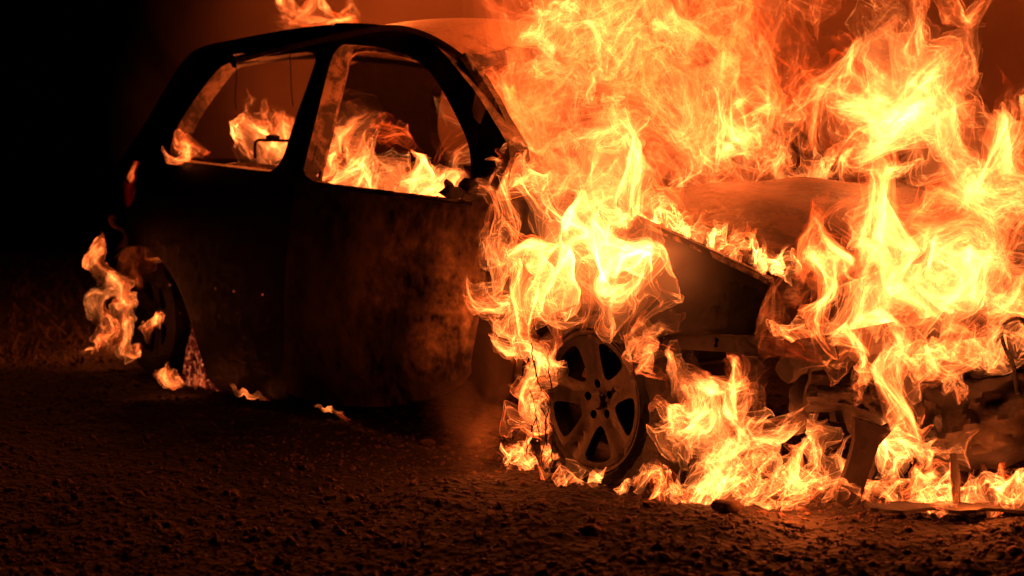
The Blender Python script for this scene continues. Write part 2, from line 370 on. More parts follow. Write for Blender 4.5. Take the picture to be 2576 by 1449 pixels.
# jamb channels of the window opening, standing in the frame
def pxpath(P, wf, dw, ds=.03):
    w2 = lambda u, z: wf(u, z) + dw
    q = resample(np.array([uz(x, y, w2) for x, y in P]), ds, False); return [car(u, w2(u, z), z) for u, z in q]
for dw, r, P in ((.03, .006, [(852, 120), (826, 240), (794, 380), (774, 456)]), (.055, .006, [(868, 124), (842, 240), (808, 380), (788, 458)]), (.075, .008, [(1050, 150), (970, 128), (905, 124), (880, 140), (862, 190), (826, 320), (803, 460)])):
    MB().tube(pxpath(chaikin(P, 2, False), wdoor, dw), r, 6, .5).build('window_channel', M_RUST, door)
MB().tube(pxpath([(757, 459), (900, 477), (1040, 494), (1184, 511)], wdoor, -.004), .008, 6, .3, ).build('window_sill', M_DARK, door)
MB().tube(pxpath(chaikin([(572, 158), (520, 222), (478, 284), (446, 345), (436, 392)], 2, False), wsurf, .05), .012, 6, .8).build('window_seal', M_RUST, quarter)
MB().tube([car(u, .16, .13) for u in np.linspace(2.0, .45, 20)], .05, 8, .1).build('door_sill', M_DARK, car_o)
# mirror stump
mb = MB(); mp = at(1140, 488, 3.98)
s, k = stone_base(77, 2, .3); mb.add(s * np.array([.036, .03, .022]) + mp, [tuple(t) for t in k])
s, k = stone_base(78, 2, .35); mb.add(s * np.array([.016, .02, .02]) + at(1130, 467, 3.98), [tuple(t) for t in k])
s, k = stone_base(79, 2, .3); mb.add(s * np.array([.03, .03, .03]) + at(1185, 480, 4.02), [tuple(t) for t in k])
mb.tube([at(1160, 490, 3.98), at(1180, 492, 4.0), at(1215, 500, 4.06)], .012, 6, .4)
mb.tube([at(1110, 500, 3.98), at(1150, 506, 3.99), at(1180, 498, 4.02)], .002, 5); mb.tube([at(1135, 470, 3.98), at(1118, 452, 3.98)], .0012, 4)
mb.tube([at(1100, 492, 3.98), at(1102, 505, 3.98)], .003, 4)
mb.build('wing_mirror', M_DARK, door)
# glowing beads on the flank, added in place of fire shining through clip holes
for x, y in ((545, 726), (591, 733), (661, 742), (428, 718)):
    u, z = uz(x, y); m3 = MB(); c = car(u, wsurf(u, z) - .003, z); V, F = stone_base(5, 1, .1); m3.add(V * .0055 + c, [tuple(t) for t in F]); m3.build('clip_hole_glow', M_EMBER_HOLE, quarter)
# wing
wing_out = [(1222, 520), (1300, 500), (1400, 505), (1500, 522), (1590, 545), (1700, 588), (1830, 648), (1945, 704), (1940, 770), (1938, 838), (1800, 842), (1690, 838), (1640, 850), (1600, 845), (1570, 812), (1520, 785), (1460, 775), (1400, 782), (1345, 815), (1305, 870), (1285, 950), (1280, 1010), (1230, 1000), (1180, 960), (1200, 800), (1212, 640)]
wing = panel('front_wing', wing_out, [], M_WING, car_o, thick=.012, grid=.05)
MB().tube(pxpath(chaikin([(1600, 552), (1700, 596), (1830, 655), (1940, 710)], 1, False), wsurf, .01), .012, 6, .15).build('wing_flange', M_RUST, wing)
# bonnet
def hoodz(u, w):
    t = np.clip((.08 - u) / .72, 0, 1); s = (w - .72) / .66
    z0 = .765 - .05 * t - .12 * t ** 2
    return z0 + .003 * (1 - t) + .013 * s * (1 - t) - ((.066 + .012 * t) * s ** 4 if s < 0 else .006 * s * s) + .006 * math.sin(w * 9 + u * 7) + .004 * math.sin(w * 17 - u * 13)
gridsurf('bonnet', lambda u, w: car(u, w, hoodz(u, w)), np.linspace(.08, -.64, 26), np.linspace(.09, 1.36, 44), (0, 0, .02), M_HOOD, car_o)
# roof: nearly level, then buckled down to the windscreen header
def roofz(u, w):
    s = (w - WD / 2) / .6
    if u > 1.22: z = 1.272 - .03 * ((u - 1.22) / .95) ** 2 - .01 * (u - 1.22)
    else:
        t = (1.22 - u) / .44; z = 1.272 - .02 * t - .115 * t * t
    return z - .018 + .068 * (1 - s * s) + .006 * math.sin(w * 8 + u * 5) * (1 - abs(s))
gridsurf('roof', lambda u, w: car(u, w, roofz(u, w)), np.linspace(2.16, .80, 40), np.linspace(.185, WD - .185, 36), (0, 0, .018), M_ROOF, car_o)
hd = [car(.79 - .03 * math.sin(t * math.pi), .17 + t * (WD - .34), roofz(.80, .17 + t * (WD - .34)) - .02 - .006 * rng.random()) for t in np.linspace(0, 1, 60)]
MB().tube(hd, .022, 8, .5).build('windscreen_header', M_RUST, car_o)
def pillar_pts(mirror):
    P = []
    for t in np.linspace(0, 1, 24):
        x, y = 1172 + t * (1292 - 1172) + 14 * math.sin(t * 3.14), 152 + t * (386 - 152)
        u, z, _ = side_hit(x, y, .19 - .12 * t); w = .19 - .12 * t
        P.append(car(u, WD - w if mirror else w, z))
    return P
for mi in (False, True): MB().tube(pillar_pts(mi), .027, 8, .12).build('windscreen_pillar', M_RUST, car_o)
# far side of the body, seen through the windows
panel('far_quarter_panel', rear_out, [QW], M_BODY, car_o, thick=.05, mirror=True)
panel('far_door', door_out, [DW], M_BODY, car_o, wf=wsurf, thick=.05, mirror=True)
panel('far_wing', wing_out, [], M_WING, car_o, thick=.012, mirror=True, grid=.07)
# tail
def tailf(a, w): 
    s = (w - WD / 2) / .6; z = .25 + .62 * a
    return car(2.98 - .30 * max(0, z - .7) - .10 * s * s + .05 * math.sin(a * 3), w, z)
tg = gridsurf('tailgate', tailf, np.linspace(0, 1, 10), np.linspace(.14, WD - .14, 20), tuple(-CF * -.02), M_BODY, car_o)
MB().tube([car(2.2, .17 + t * (WD - .34), roofz(2.16, .17 + t * (WD - .34)) - .01) for t in np.linspace(0, 1, 20)], .025, 8, .1).build('rear_header', M_BODY, car_o)
lm = MB()
for P in (LAMPH,):
    lm.prism([car(*(lambda q: (q[0], wsurf(*q) + .012, q[1]))(uz(324 + (x - 324) * 1.3, 477 + (y - 477) * 1.25))) for x, y in P], -CN * .008)
lm.build('tail_lamp', M_LENS, car_o)
# floor, firewall, seats, dashboard
MB().box(car(1.45, WD / 2, .2), CF * 1.15, CN * .62, (0, 0, .02)).box(car(2.8, WD / 2, .3), CF * .16, CN * .56, (0, 0, .02)).build('floor_pan', M_DARK, car_o)
MB().box(car(.36, WD / 2, .43), CF * .012, CN * .64, (0, 0, .25)).build('firewall', M_DARK, car_o)
MB().tube([car(.46, .12 + t * 1.2, .66 + .03 * math.sin(9 * t)) for t in np.linspace(0, 1, 20)], .06, 9, .25, .7).build('dashboard', M_DARK, car_o)
def seatback(u, w0, w1, ztop):
    return lambda a, b: car(u + .10 * a + .012 * math.sin(b * 30), w0 + (w1 - w0) * b, .38 + (ztop - .38) * a - .02 * (2 * b - 1) ** 4 + .008 * math.sin(b * 23))
rs = gridsurf('rear_bench', seatback(2.18, .16, WD - .16, .845), np.linspace(0, 1, 10), np.linspace(0, 1, 30), tuple(CF * .05), M_RUST, car_o)
hb = MB(); Yh = 5.45
hb.tube([at(642, 398, Yh), at(641, 372, Yh), at(643, 357, Yh), at(650, 352, Yh), at(690, 353, Yh), at(724, 354, Yh), at(760, 356, Yh), at(766, 366, Yh), at(766, 400, Yh)], .006, 8)
V, F = stone_base(12, 2, .15); hb.add(V * np.array([.028, .028, .013]) + at(687, 345, Yh), [tuple(t) for t in F])
hb.build('headrest_frame', M_DARK, rs)
for u0, w0 in ((1.42, .2), (1.42, .8)):
    sf = MB().tube([car(u0, w0, .3), car(u0 + .1, w0, .62), car(u0 + .12, w0 + .06, .70), car(u0 + .12, w0 + .34, .70), car(u0 + .1, w0 + .4, .62), car(u0, w0 + .4, .3)], .014, 8)
    for z in (.4, .5, .6): sf.tube([car(u0 + .05, w0, z), car(u0 + .06, w0 + .4, z)], .004, 5)
    sf.build('front_seat_frame', M_RUST, car_o)
for P, Y in (([(594, 140), (595, 190), (592, 240), (594, 276)], 5.3), ([(729, 120), (731, 170), (733, 230), (737, 268)], 5.2)):
    MB().tube([at(x, y, Y) for x, y in chaikin(P, 2, False)], .002, 5).build('hanging_wire', M_DARK, car_o)
# wheels
def lathe(prof, n, cen, mesh, jag=0., a0=0., a1=2 * math.pi):
    """prof: (radius, inward offset); axis = car's across direction"""
    m = len(prof); V = []; F = []; full = abs(a1 - a0 - 2 * math.pi) < 1e-6
    for i in range(n + (0 if full else 1)):
        a = a0 + (a1 - a0) * i / n; j = 1 + jag * (rng.random() - .5)
        for r, w in prof: V.append(cen + CF * math.cos(a) * r * j + np.array([0, 0, 1]) * math.sin(a) * r * j - CN * w)
    nn = n if full else n
    for i in range(nn):
        i2 = (i + 1) % n if full else i + 1
        for k in range(m - 1): F.append((i * m + k, i2 * m + k, i2 * m + k + 1, i * m + k + 1))
    mesh.add(V, F)
def wheel(name, cen, R, RT, spokes_deg, parent, M_RIM=M_RIM):
    w = empty(name, cen); w.parent = parent; w.location = Vector(cen) - world_loc(parent)
    t = MB(); lathe([(R * .98, .012), (R * 1.03, -.004), (RT * .97, .004), (RT, .03), (RT * 1.01, .10), (RT * 1.01, .17), (RT * .97, .20), (R * .98, .20)], 72, cen, t, .03)
    t.build('tyre', M_TYRE, w)
    r = MB(); lathe([(R * .90, .02), (R * .955, .004), (R, .0), (R, .012), (R * .95, .03), (R * .86, .06), (R * .86, .15)], 72, cen, r)
    rim = r.build('rim', M_RIM, w)
    # spoked face: a dished disc with five windows
    circ = [(R * .93 * math.cos(a), R * .93 * math.sin(a)) for a in np.linspace(0, 2 * math.pi, 60, endpoint=False)]
    holes = []
    for k in range(5):
        c = math.radians(spokes_deg + 36 + 72 * k)
        P = [(.36, -.15), (.36, .15), (.62, .33), (.86, .355), (.87, 0), (.86, -.355), (.62, -.33)]
        holes.append(chaikin([(R * r_ * math.cos(c + a_), R * r_ * math.sin(c + a_)) for r_, a_ in P], 2))
        c2 = math.radians(spokes_deg + 72 * k); holes.append(np.array([(R * (.235 * math.cos(c2) + .062 * math.cos(b)), R * (.235 * math.sin(c2) + .062 * math.sin(b))) for b in np.linspace(0, 6.28, 12, endpoint=False)]))
    v, F = tri_fill(np.array(circ), holes, R * .075)
    def dz(x, y):
        r_ = math.hypot(x, y) / R; a = math.atan2(y, x) - math.radians(spokes_deg); a = (a + math.radians(36)) % math.radians(72) - math.radians(36)
        d = .036 - .03 * min(1, r_ / .9) ** 1.4
        if r_ > .33: d += .008 * math.exp(-(a * r_ / .06) ** 2)          # groove down each spoke
        if r_ < .16: d -= .006
        return d
    V, f = slab(v, F, lambda x, y: cen + CF * x + np.array([0, 0, y]) - CN * dz(x, y), lambda x, y: cen + CF * x + np.array([0, 0, y]) - CN * (dz(x, y) + .032))
    link('spokes', V, f, M_RIM, rim, 30)
    hc = MB(); lathe([(0.001, .019), (R * .10, .020), (R * .13, .026), (R * .13, .05)], 24, cen, hc); hc.build('hub_cap', M_DARK, rim)
    bd = MB(); lathe([(R * .2, .07), (R * .66, .07), (R * .66, .085), (R * .2, .085)], 40, cen, bd); bd.build('brake_disc', M_RUST, w)
    return w
fw = wheel('front_wheel', car(.012, -.012, .208), .182, .217, 98, car_o)
cw = car(.012, -.012, .208)
pt = MB(); lathe([(.236, -.035), (.246, -.02), (.249, .03), (.243, .075), (.232, .10)], 46, cw, pt, .05, math.radians(100), math.radians(235)); pt.build('peeled_tread', M_TYRE, fw)
sh = MB()
for k in range(15):
    x = 1300 + 95 * rng.random(); y0 = 850 + 220 * rng.random(); Y = 3.60 + .1 * rng.random(); P = [np.array([x, y0])]
    for _ in range(6): P.append(P[-1] + np.array([rng.normal(0, 4.5), 10 + 12 * rng.random()]))
    sh.tube([at(*p, Y) for p in P], .0008 + .0011 * rng.random(), 5)
sh.build('tread_wires', M_TYRE, fw)['kind'] = 'stuff'
rw = wheel('rear_wheel', car(2.72, .06, .232), .17, .235, 75, car_o, M_TYRE)  # rim takes the tyre's near-black: shade of the backlit wheel put into colour
lin = MB(); lathe([(.345, .07), (.35, .2), (.35, .42)], 30, car(2.75, .0, .24), lin, .02, math.radians(20), math.radians(185)); lin.build('arch_liner', M_RUST, car_o)
em = MB(); e_out = [(484, 822), (500, 880), (526, 968), (540, 985), (470, 980), (455, 960), (468, 880)]
em.prism([car(*(lambda q: (q[0], .09, q[1]))(side_hit(x, y, .09)[:2])) for x, y in e_out], -CN * .03); em.build('smouldering_sill_end', M_EMBER_HOLE, car_o)
# front end
bb = MB(); bo = [(1672, 842), (1700, 838), (1940, 850), (1942, 896), (1885, 890), (1700, 878), (1668, 868)]
v, F = tri_fill(resample(np.array([side_hit(x, y, .02)[:2] for x, y in bo]), .02), [np.array([(lambda q: (q[0] + .006 * math.cos(b), q[1] + .006 * math.sin(b)))(side_hit(x, y, .02)) for b in np.linspace(0, 6.28, 8, endpoint=False)]) for x, y in ((1688, 858), (1802, 856), (1800, 868), (1915, 862))], .03)
V, f = slab(v, F, lambda u, z: car(u, .02 + .2 * min(0, u + .3) ** 2, z), lambda u, z: car(u, .05 + .2 * min(0, u + .3) ** 2, z)); link('bumper_bracket', V, f, M_DARK, car_o)
MB().tube([car(-.60 - .06 * math.sin(t * math.pi), .06 + 1.33 * t, .375 + .04 * math.sin(t * 3.14)) for t in np.linspace(0, 1, 24)], .035, 8, .15).build('slam_panel', M_DARK, car_o)
xm = MB().tube([car(-.53 + .02 * math.sin(9 * t), .10 + 1.24 * t, .335 + .015 * math.sin(14 * t)) for t in np.linspace(0, 1, 40)], .034, 8, .4, .7)
for w0, dw in ((.16, .02), (1.25, -.03)): xm.tube([car(-.53 + .03 * t * t, w0 + dw * t + .012 * math.sin(7 * t), .42 - .24 * t) for t in np.linspace(0, 1, 14)], .020, 7, .5, .7)
xm.build('front_crossmember', M_DARK, car_o)
hl = MB(); lathe([(.030, -.01), (.035, .0), (.022, .025), (.006, .03)], 24, at(1852, 922, 3.40), hl); hl.build('lamp_ring', M_RUST, car_o)
MB().tube([car(-.50 + .01 * math.sin(8 * t), .42 + .015 * math.sin(5 * t), .03 + .2 * t) for t in np.linspace(0, 1, 16)], .032, 8, .45, .6).build('radiator_post', M_DARK, car_o)
gridsurf('radiator', lambda a, b: car(-.44 + .012 * math.sin(a * 11 + b * 5) + .02 * a * a, .40 + .70 * b + .01 * math.sin(a * 9), .17 + (.20 + .03 * math.sin(b * 7)) * a), np.linspace(0, 1, 14), np.linspace(0, 1, 40), tuple(CF * .02), M_DARK, car_o)
hz = MB()
for k in range(7):
    a, b = .15 + 1.1 * rng.random(), .15 + 1.1 * rng.random(); z0 = .30 + .14 * rng.random()
    hz.tube([car(-.56 - .03 * rng.random(), a + (b - a) * t, z0 - .10 * math.sin(math.pi * t) * (.4 + rng.random() * .2)) for t in np.linspace(0, 1, 14)], .004 + .005 * rng.random(), 6, .3)
hz.build('burnt_wiring', M_DARK, car_o)

# fallen front bumper: a warped plastic shell hanging across the nose
fb = empty('fallen_bumper', gnd(2380, 1240)); tag(fb, 'sagging charred front bumper skin lying across the nose at lower right', 'bumper')
bt = np.array([(2000, 950), (2140, 940), (2260, 930), (2400, 935), (2500, 930), (2640, 900)]); bl = np.array([(2005, 1032), (2140, 1040), (2250, 1110), (2330, 1205), (2440, 1185), (2640, 1150)])
def bump_fn(a, b):
    k = a * (len(bt) - 1); i = min(int(k), len(bt) - 2); q = k - i; p = bt[i] * (1 - q) + bt[i + 1] * q; r = bl[i] * (1 - q) + bl[i + 1] * q
    s = p * (1 - b) + r * b
    return at(s[0], s[1] + 9 * math.sin(a * 31) * (b - .4) + 6 * math.sin(a * 57 + 1) * (b - .4), 3.60 - .10 * math.sin(b * math.pi) - .05 * a + .014 * math.sin(a * 21 + b * 6) + .010 * math.sin(b * 19 + a * 9) + .006 * math.sin(a * 60 - b * 30))
gridsurf('bumper_skin', bump_fn, np.linspace(0, 1, 40), np.linspace(0, 1, 20), (0, -.012, 0), M_DARK, fb)
MB().tube([bump_fn(t, .04) + np.array([0, -.012, 0]) for t in np.linspace(.3, 1, 30)], .010, 7, .3).build('bumper_lip', M_DARK, fb)
st = MB(); st.prism([at(x, y, 3.42) for x, y in [(2150, 1052), (2225, 1075), (2262, 1060), (2235, 1095), (2212, 1120), (2190, 1180), (2176, 1225), (2162, 1270), (2128, 1278), (2104, 1262), (2112, 1228), (2136, 1165), (2150, 1110)]], (0, .03, .0))
so = st.build('hanging_strut', M_DARK, fb)
MB().tube([at(2398, 1140, 3.45), at(2404, 1200, 3.44), at(2408, 1262, 3.43)], [.008, .012, .010], 7, .5).build('bumper_stay', M_DARK, fb)
# springy wire coil at the right edge
ch = MB()
for k in range(4):
    c = at(2556 + 16 * k, 850 + 6 * k, 3.5 + .03 * k); r = .048
    ch.tube([c + np.array([math.cos(a) * r * .7, .01 * math.sin(3 * a), math.sin(a) * r]) for a in np.linspace(.4 * k, 6.1 + .4 * k, 26)], .0045, 6, .2)
ch.tube([at(2535, 880, 3.5), at(2552, 930, 3.5), at(2560, 990, 3.47)], .006, 6, .3)
tag(ch.build('wire_coil', M_DARK), 'blackened wire coil beside the flames at the right edge', 'wire')
pk = MB().prism([gnd(2170 + 450 * t, 1270 + 3 * math.sin(t * 23) + 2 * rng.random()) for t in np.linspace(0, 1, 22)] + [gnd(2620 - 430 * t, 1287 + 4 * math.sin(t * 17) + 4 * rng.random()) for t in np.linspace(0, 1, 22)], (0, 0, .008))
tag(pk.build('charred_board', M_DARK), 'flat charred board on the soil in front of the fallen bumper', 'board')

# ------------------------------------------------------------------ smoke drifting behind the car
def smoke():
    m, nt = mat('sooty_smoke'); L = nt.links.new; tc = nt.nodes.new('ShaderNodeTexCoord')
    n = N(nt, 'ShaderNodeTexNoise', Scale=.75, Detail=5., Roughness=.6, Distortion=.8); L(tc.outputs['Object'], n.inputs['Vector'])
    r = ramp(nt, [(.38, (.12,) * 3), (.64, (1.15,) * 3)]); L(n.outputs['Fac'], r.inputs['Fac'])
    sx = nt.nodes.new('ShaderNodeSeparateXYZ'); L(tc.outputs['Object'], sx.inputs[0])
    a = N(nt, 'ShaderNodeMath', op='MULTIPLY_ADD'); L(sx.outputs[2], a.inputs[0]); a.inputs[1].default_value = -.25; L(sx.outputs[0], a.inputs[2])
    e = nt.nodes.new('ShaderNodeMapRange'); e.interpolation_type = 'SMOOTHSTEP'; L(a.outputs[0], e.inputs[0]); e.inputs[1].default_value = -4.1; e.inputs[2].default_value = -1.7
    d = N(nt, 'ShaderNodeMath', op='MULTIPLY'); L(e.outputs[0], d.inputs[0]); L(r.outputs['Color'], d.inputs[1])
    k = N(nt, 'ShaderNodeMath', op='MULTIPLY'); L(d.outputs[0], k.inputs[0]); k.inputs[1].default_value = 1.3
    v = nt.nodes.new('ShaderNodeVolumePrincipled'); v.inputs['Color'].default_value = (.8, .55, .4, 1); L(k.outputs[0], v.inputs['Density'])
    o = nt.nodes.new('ShaderNodeOutputMaterial'); L(v.outputs[0], o.inputs['Volume'])
    bm = bmesh.new(); bmesh.ops.create_icosphere(bm, subdivisions=4, radius=1.)
    for q in bm.verts: c = q.co; c *= 1 + .08 * math.sin(c.x * 5 + c.z * 4); q.co = Vector((c.x * 4.8, c.y * 2.1, max(c.z * 3.4, -1.5)))
    me = bpy.data.meshes.new('smoke'); bm.to_mesh(me); bm.free(); me.materials.append(m); ob = bpy.data.objects.new('smoke', me); COL.objects.link(ob)
    ob.location = (1.6, 7.6, 1.55); ob.rotation_euler.z = -.64; tag(ob, 'dull red lit smoke hanging behind the whole car', 'smoke', kind='stuff')
smoke()
def puff():
    m, nt = mat('thin_smoke'); L = nt.links.new; tc = nt.nodes.new('ShaderNodeTexCoord')
    n = N(nt, 'ShaderNodeTexNoise', Scale=7., Detail=5., Roughness=.6, Distortion=.8); L(tc.outputs['Object'], n.inputs['Vector'])
    r = ramp(nt, [(.42, (0,) * 3), (.7, (1.,) * 3)]); L(n.outputs['Fac'], r.inputs['Fac'])
    ln = N(nt, 'ShaderNodeVectorMath'); ln.operation = 'LENGTH'; mp = N(nt, 'ShaderNodeMapping'); mp.inputs['Scale'].default_value = (5., 7, 3.3); L(tc.outputs['Object'], mp.inputs['Vector']); L(mp.outputs[0], ln.inputs[0])
    e = nt.nodes.new('ShaderNodeMapRange'); e.interpolation_type = 'SMOOTHSTEP'; L(ln.outputs['Value'], e.inputs[0]); e.inputs[1].default_value = 1.; e.inputs[2].default_value = .1
    d = N(nt, 'ShaderNodeMath', op='MULTIPLY'); L(e.outputs[0], d.inputs[0]); L(r.outputs['Color'], d.inputs[1]); k = N(nt, 'ShaderNodeMath', op='MULTIPLY'); L(d.outputs[0], k.inputs[0]); k.inputs[1].default_value = 1.8
    v = nt.nodes.new('ShaderNodeVolumePrincipled'); v.inputs['Color'].default_value = (.8, .6, .45, 1); L(k.outputs[0], v.inputs['Density'])
    o = nt.nodes.new('ShaderNodeOutputMaterial'); L(v.outputs[0], o.inputs['Volume'])
    V, F = stone_base(91, 3, .1); V = V * np.array([.2, .14, .3]); ob = link('smoke', V, F, m); ob.location = Vector(at(1225, 1010, 3.86).tolist()); tag(ob, 'thin brown smoke puff at the ground left of the front wheel', 'smoke', kind='stuff')
puff()
# ------------------------------------------------------------------ flames
def modes(L, n, seed, zs=.6):
    r = np.random.default_rng(seed); k = r.normal(size=(n, 3)); k /= np.linalg.norm(k, axis=1)[:, None]; k *= (2 * math.pi / L * (.6 + .9 * r.random(n)))[:, None]; k[:, 2] *= zs
    a = r.normal(size=(n, 3)); a -= (a * k).sum(1)[:, None] * k / (k * k).sum(1)[:, None]; a /= np.linalg.norm(a, axis=1)[:, None]
    return k.astype(np.float32), (a * math.sqrt(2. / n)).astype(np.float32), (r.random(n) * 6.283).astype(np.float32)
def advect(P, g, L, amp, seed, steps=11, fine=1.):
    sets = [(modes(L, 16, seed), .34 * L), (modes(L / 2.4, 16, seed + 1), .17 * L), (modes(L / 5.5, 16, seed + 2), .06 * L * fine), (modes(L / 11, 14, seed + 3), .018 * L * fine)]
    P = P.astype(np.float32)
    for s in range(steps):
        v = np.zeros_like(P)
        for (k, a, ph), A in sets: v += np.cos(P @ k.T + ph) @ (a * np.float32(A))
        P = P + v * (g * np.float32(amp / steps * 1.75))[:, None]
    return P
NV = [0]; BRK = .66
def sidedepth(off): return lambda x: side_hit(x, 700, 0)[2] + off
def lin(x0, y0, x1, y1): return lambda x: y0 + (y1 - y0) * np.clip((x - x0) / (x1 - x0), -.3, 1.3)
def spline(P, m):
    P = np.asarray(P, float)
    if len(P) == 2: P = np.vstack([P[0], (P[0] + P[1]) / 2, P[1]])
    Q = np.vstack([2 * P[0] - P[1], P, 2 * P[-1] - P[-2]]); n = len(P) - 1; t = np.linspace(0, n - 1e-6, m); i = t.astype(int); f = (t - i)[:, None]
    a, b, c, d = Q[i], Q[i + 1], Q[i + 2], Q[i + 3]
    return .5 * (2 * b + (c - a) * f + (2 * a - 5 * b + 4 * c - d) * f ** 2 + (3 * b - a - 3 * c + d) * f ** 3)
FIRE = []
def flame(label, depth, paths, L=.16, amp=1., seed=1, res=.011, anchor=.35, flat=.8, kn=.42, fine=.85):
    """paths: list of (points[(x,y,halfwidth)], count, brightness, opts) - each grows a bundle of nested gas sheets at its real distance"""
    r = np.random.default_rng(seed * 101 + 3); VV = []; QQ = []; AA = []; GG = []; base = 0
    dep = depth if callable(depth) else (lambda x: depth)
    if len(paths) > 24 and paths[-1][1] == 1: paths = paths[::2]
    for path in paths:
        pts, n, br = path[:3]; o = path[3] if len(path) > 3 else {}
        if n > 4: n = int(round(4 + (n - 4) * kn))
        br *= BRK
        soft = o.get('soft', 0.); heat0 = o.get('heat', .62); dz = o.get('dz', 0.); tip = o.get('tip', .35); b0 = o.get('b0', .12); fr = o.get('fr', (.3, .6)); sl = o.get('sub', .3)
        pts = np.array(pts, float)
        for k in range(n):
            one = n == 1
            heat = float(np.clip(heat0 + r.normal(0, .22), 0, 1))
            t0 = 0 if one else r.random() * sl; t1 = 1 if one else 1 - r.random() * sl * 1.1
            m0 = spline(pts, 60); m0 = m0[int(t0 * 59):int(t1 * 59) + 1]
            if len(m0) < 4: continue
            Yc = np.array([dep(x) for x in m0[:, 0]]) + dz
            W = np.stack([at(x, y, Yv) for (x, y), Yv in zip(m0[:, :2], Yc)]); hw = m0[:, 2] / FPX * Yc
            ln = np.linalg.norm(np.diff(W, axis=0), axis=1).sum(); frac = 1. if one else fr[0] + (fr[1] - fr[0]) * r.random()
            rs = max(res * .7, .003 + hw.max() * frac * .028)
            m = int(np.clip(ln / rs, 10, 380)); s = np.linspace(0, len(W) - 1, m); W = np.stack([np.interp(s, np.arange(len(W)), W[:, c]) for c in range(3)], 1); hw = np.interp(s, np.arange(len(hw)), hw)
            T = np.gradient(W, axis=0); T /= np.linalg.norm(T, axis=1)[:, None] + 1e-9
            Lt = np.cross(T, np.array([0.05, 1., .05])); Lt /= np.linalg.norm(Lt, axis=1)[:, None]; Dp = np.cross(T, Lt)
            t = np.linspace(0, 1, m)
            prof = (b0 + (1 - b0) * np.clip(t / .25, 0, 1) ** .7) * np.clip((1 - t) / tip, 0, 1) ** .6
            rad = hw * frac * prof + .0015
            ra = r.random() * 6.28; rr = (0 if one else r.random() ** .5) * (1 - frac)
            W = W + (Lt * math.cos(ra) + Dp * math.sin(ra) * flat) * (hw * rr)[:, None]
            nc = int(np.clip(2 * math.pi * rad.max() / rs, 10, 220)); th = np.linspace(0, 2 * math.pi, nc, endpoint=False) ; p2, p3 = r.random(2) * 6.28
            wob = 1 + .3 * np.cos(2 * th + p2) + .18 * np.cos(3 * th + p3)
            X = W[:, None] + (Lt[:, None] * np.cos(th)[None, :, None] + Dp[:, None] * np.sin(th)[None, :, None] * flat) * (rad[:, None] * wob)[..., None]
            i = (np.arange(m - 1)[:, None] * nc + np.arange(nc)[None]).ravel(); j = (np.arange(m - 1)[:, None] * nc + (np.arange(nc)[None] + 1) % nc).ravel()
            QQ.append(np.stack([i, j, j + nc, i + nc], 1) + base); base += m * nc
            fade = np.clip(t / .10, 0, 1) * np.clip((1 - t) / .25, 0, 1) ** .8 if not o.get('solid') else np.ones(m)
            a = np.zeros((m, nc, 4), np.float32); a[..., 0] = (br * (.7 + .6 * r.random()) * fade)[:, None]; a[..., 1] = soft; a[..., 2] = np.clip(heat - .5 * (1 - fade)[:, None] * (1 - soft), 0, 1); a[..., 3] = 1
            VV.append(X.reshape(-1, 3)); AA.append(a.reshape(-1, 4)); GG.append(np.repeat(np.clip(t / anchor, 0, 1), nc) if anchor > 0 else np.ones(m * nc))
    V = np.concatenate(VV); A = np.concatenate(AA); G = np.concatenate(GG).astype(np.float32); Q = np.concatenate(QQ)
    # patchy brightness, then stretch and fold the sheets through turbulent eddies
    k, a, ph = modes(L * 1.1, 10, seed + 900); pn = (np.cos(V.astype(np.float32) @ k.T + ph)).sum(1) / 3.2
    A[:, 0] *= np.clip(.75 + .75 * pn, .06, 2.0)
    V = advect(V, .15 + .85 * G, L, amp, seed, fine=fine)
    NV[0] += len(V); c = V[:].mean(0); c[2] = V[:, 2].min()
    ob = fast_mesh('flame', V - c, Q, M_FLAME, A); ob.location = Vector(c.tolist()); ob.visible_shadow = False; tag(ob, label, 'flame', 'flames of the burning car'); FIRE.append(ob); return ob
def field(poly, n, hw, ln, direc, br, seed, spread=.5, **o):
    """random tongues filling a region; direc = (dx, dy) unit flow in the picture plane's own distance"""
    r = np.random.default_rng(seed); P = np.array(poly, float); lo, hi = P.min(0), P.max(0); out = []
    while len(out) < n:
        q = lo + (hi - lo) * r.random(2)
        if not inside(q, P): continue
        l = ln * (.6 + .8 * r.random()); h = hw * (.55 + .9 * r.random()); d = np.array(direc, float) + r.normal(0, spread, 2) * .6; d /= np.linalg.norm(d); nrm = np.array([-d[1], d[0]]); s = r.normal(0, .16) * l
        pts = [(*(q - d * l * .5), h * .6), (*(q - d * l * .15 + nrm * s), h), (*(q + d * l * .2 - nrm * s * .7), h * .9), (*(q + d * l * .5 + nrm * s * .3), h * .5)]
        oo = dict(o); oo['dz'] = oo.get('dz', 0) + r.normal(0, oo.get('zs', .08)); out.append((pts, 1, br * (.6 + .8 * r.random()), oo))
    return out
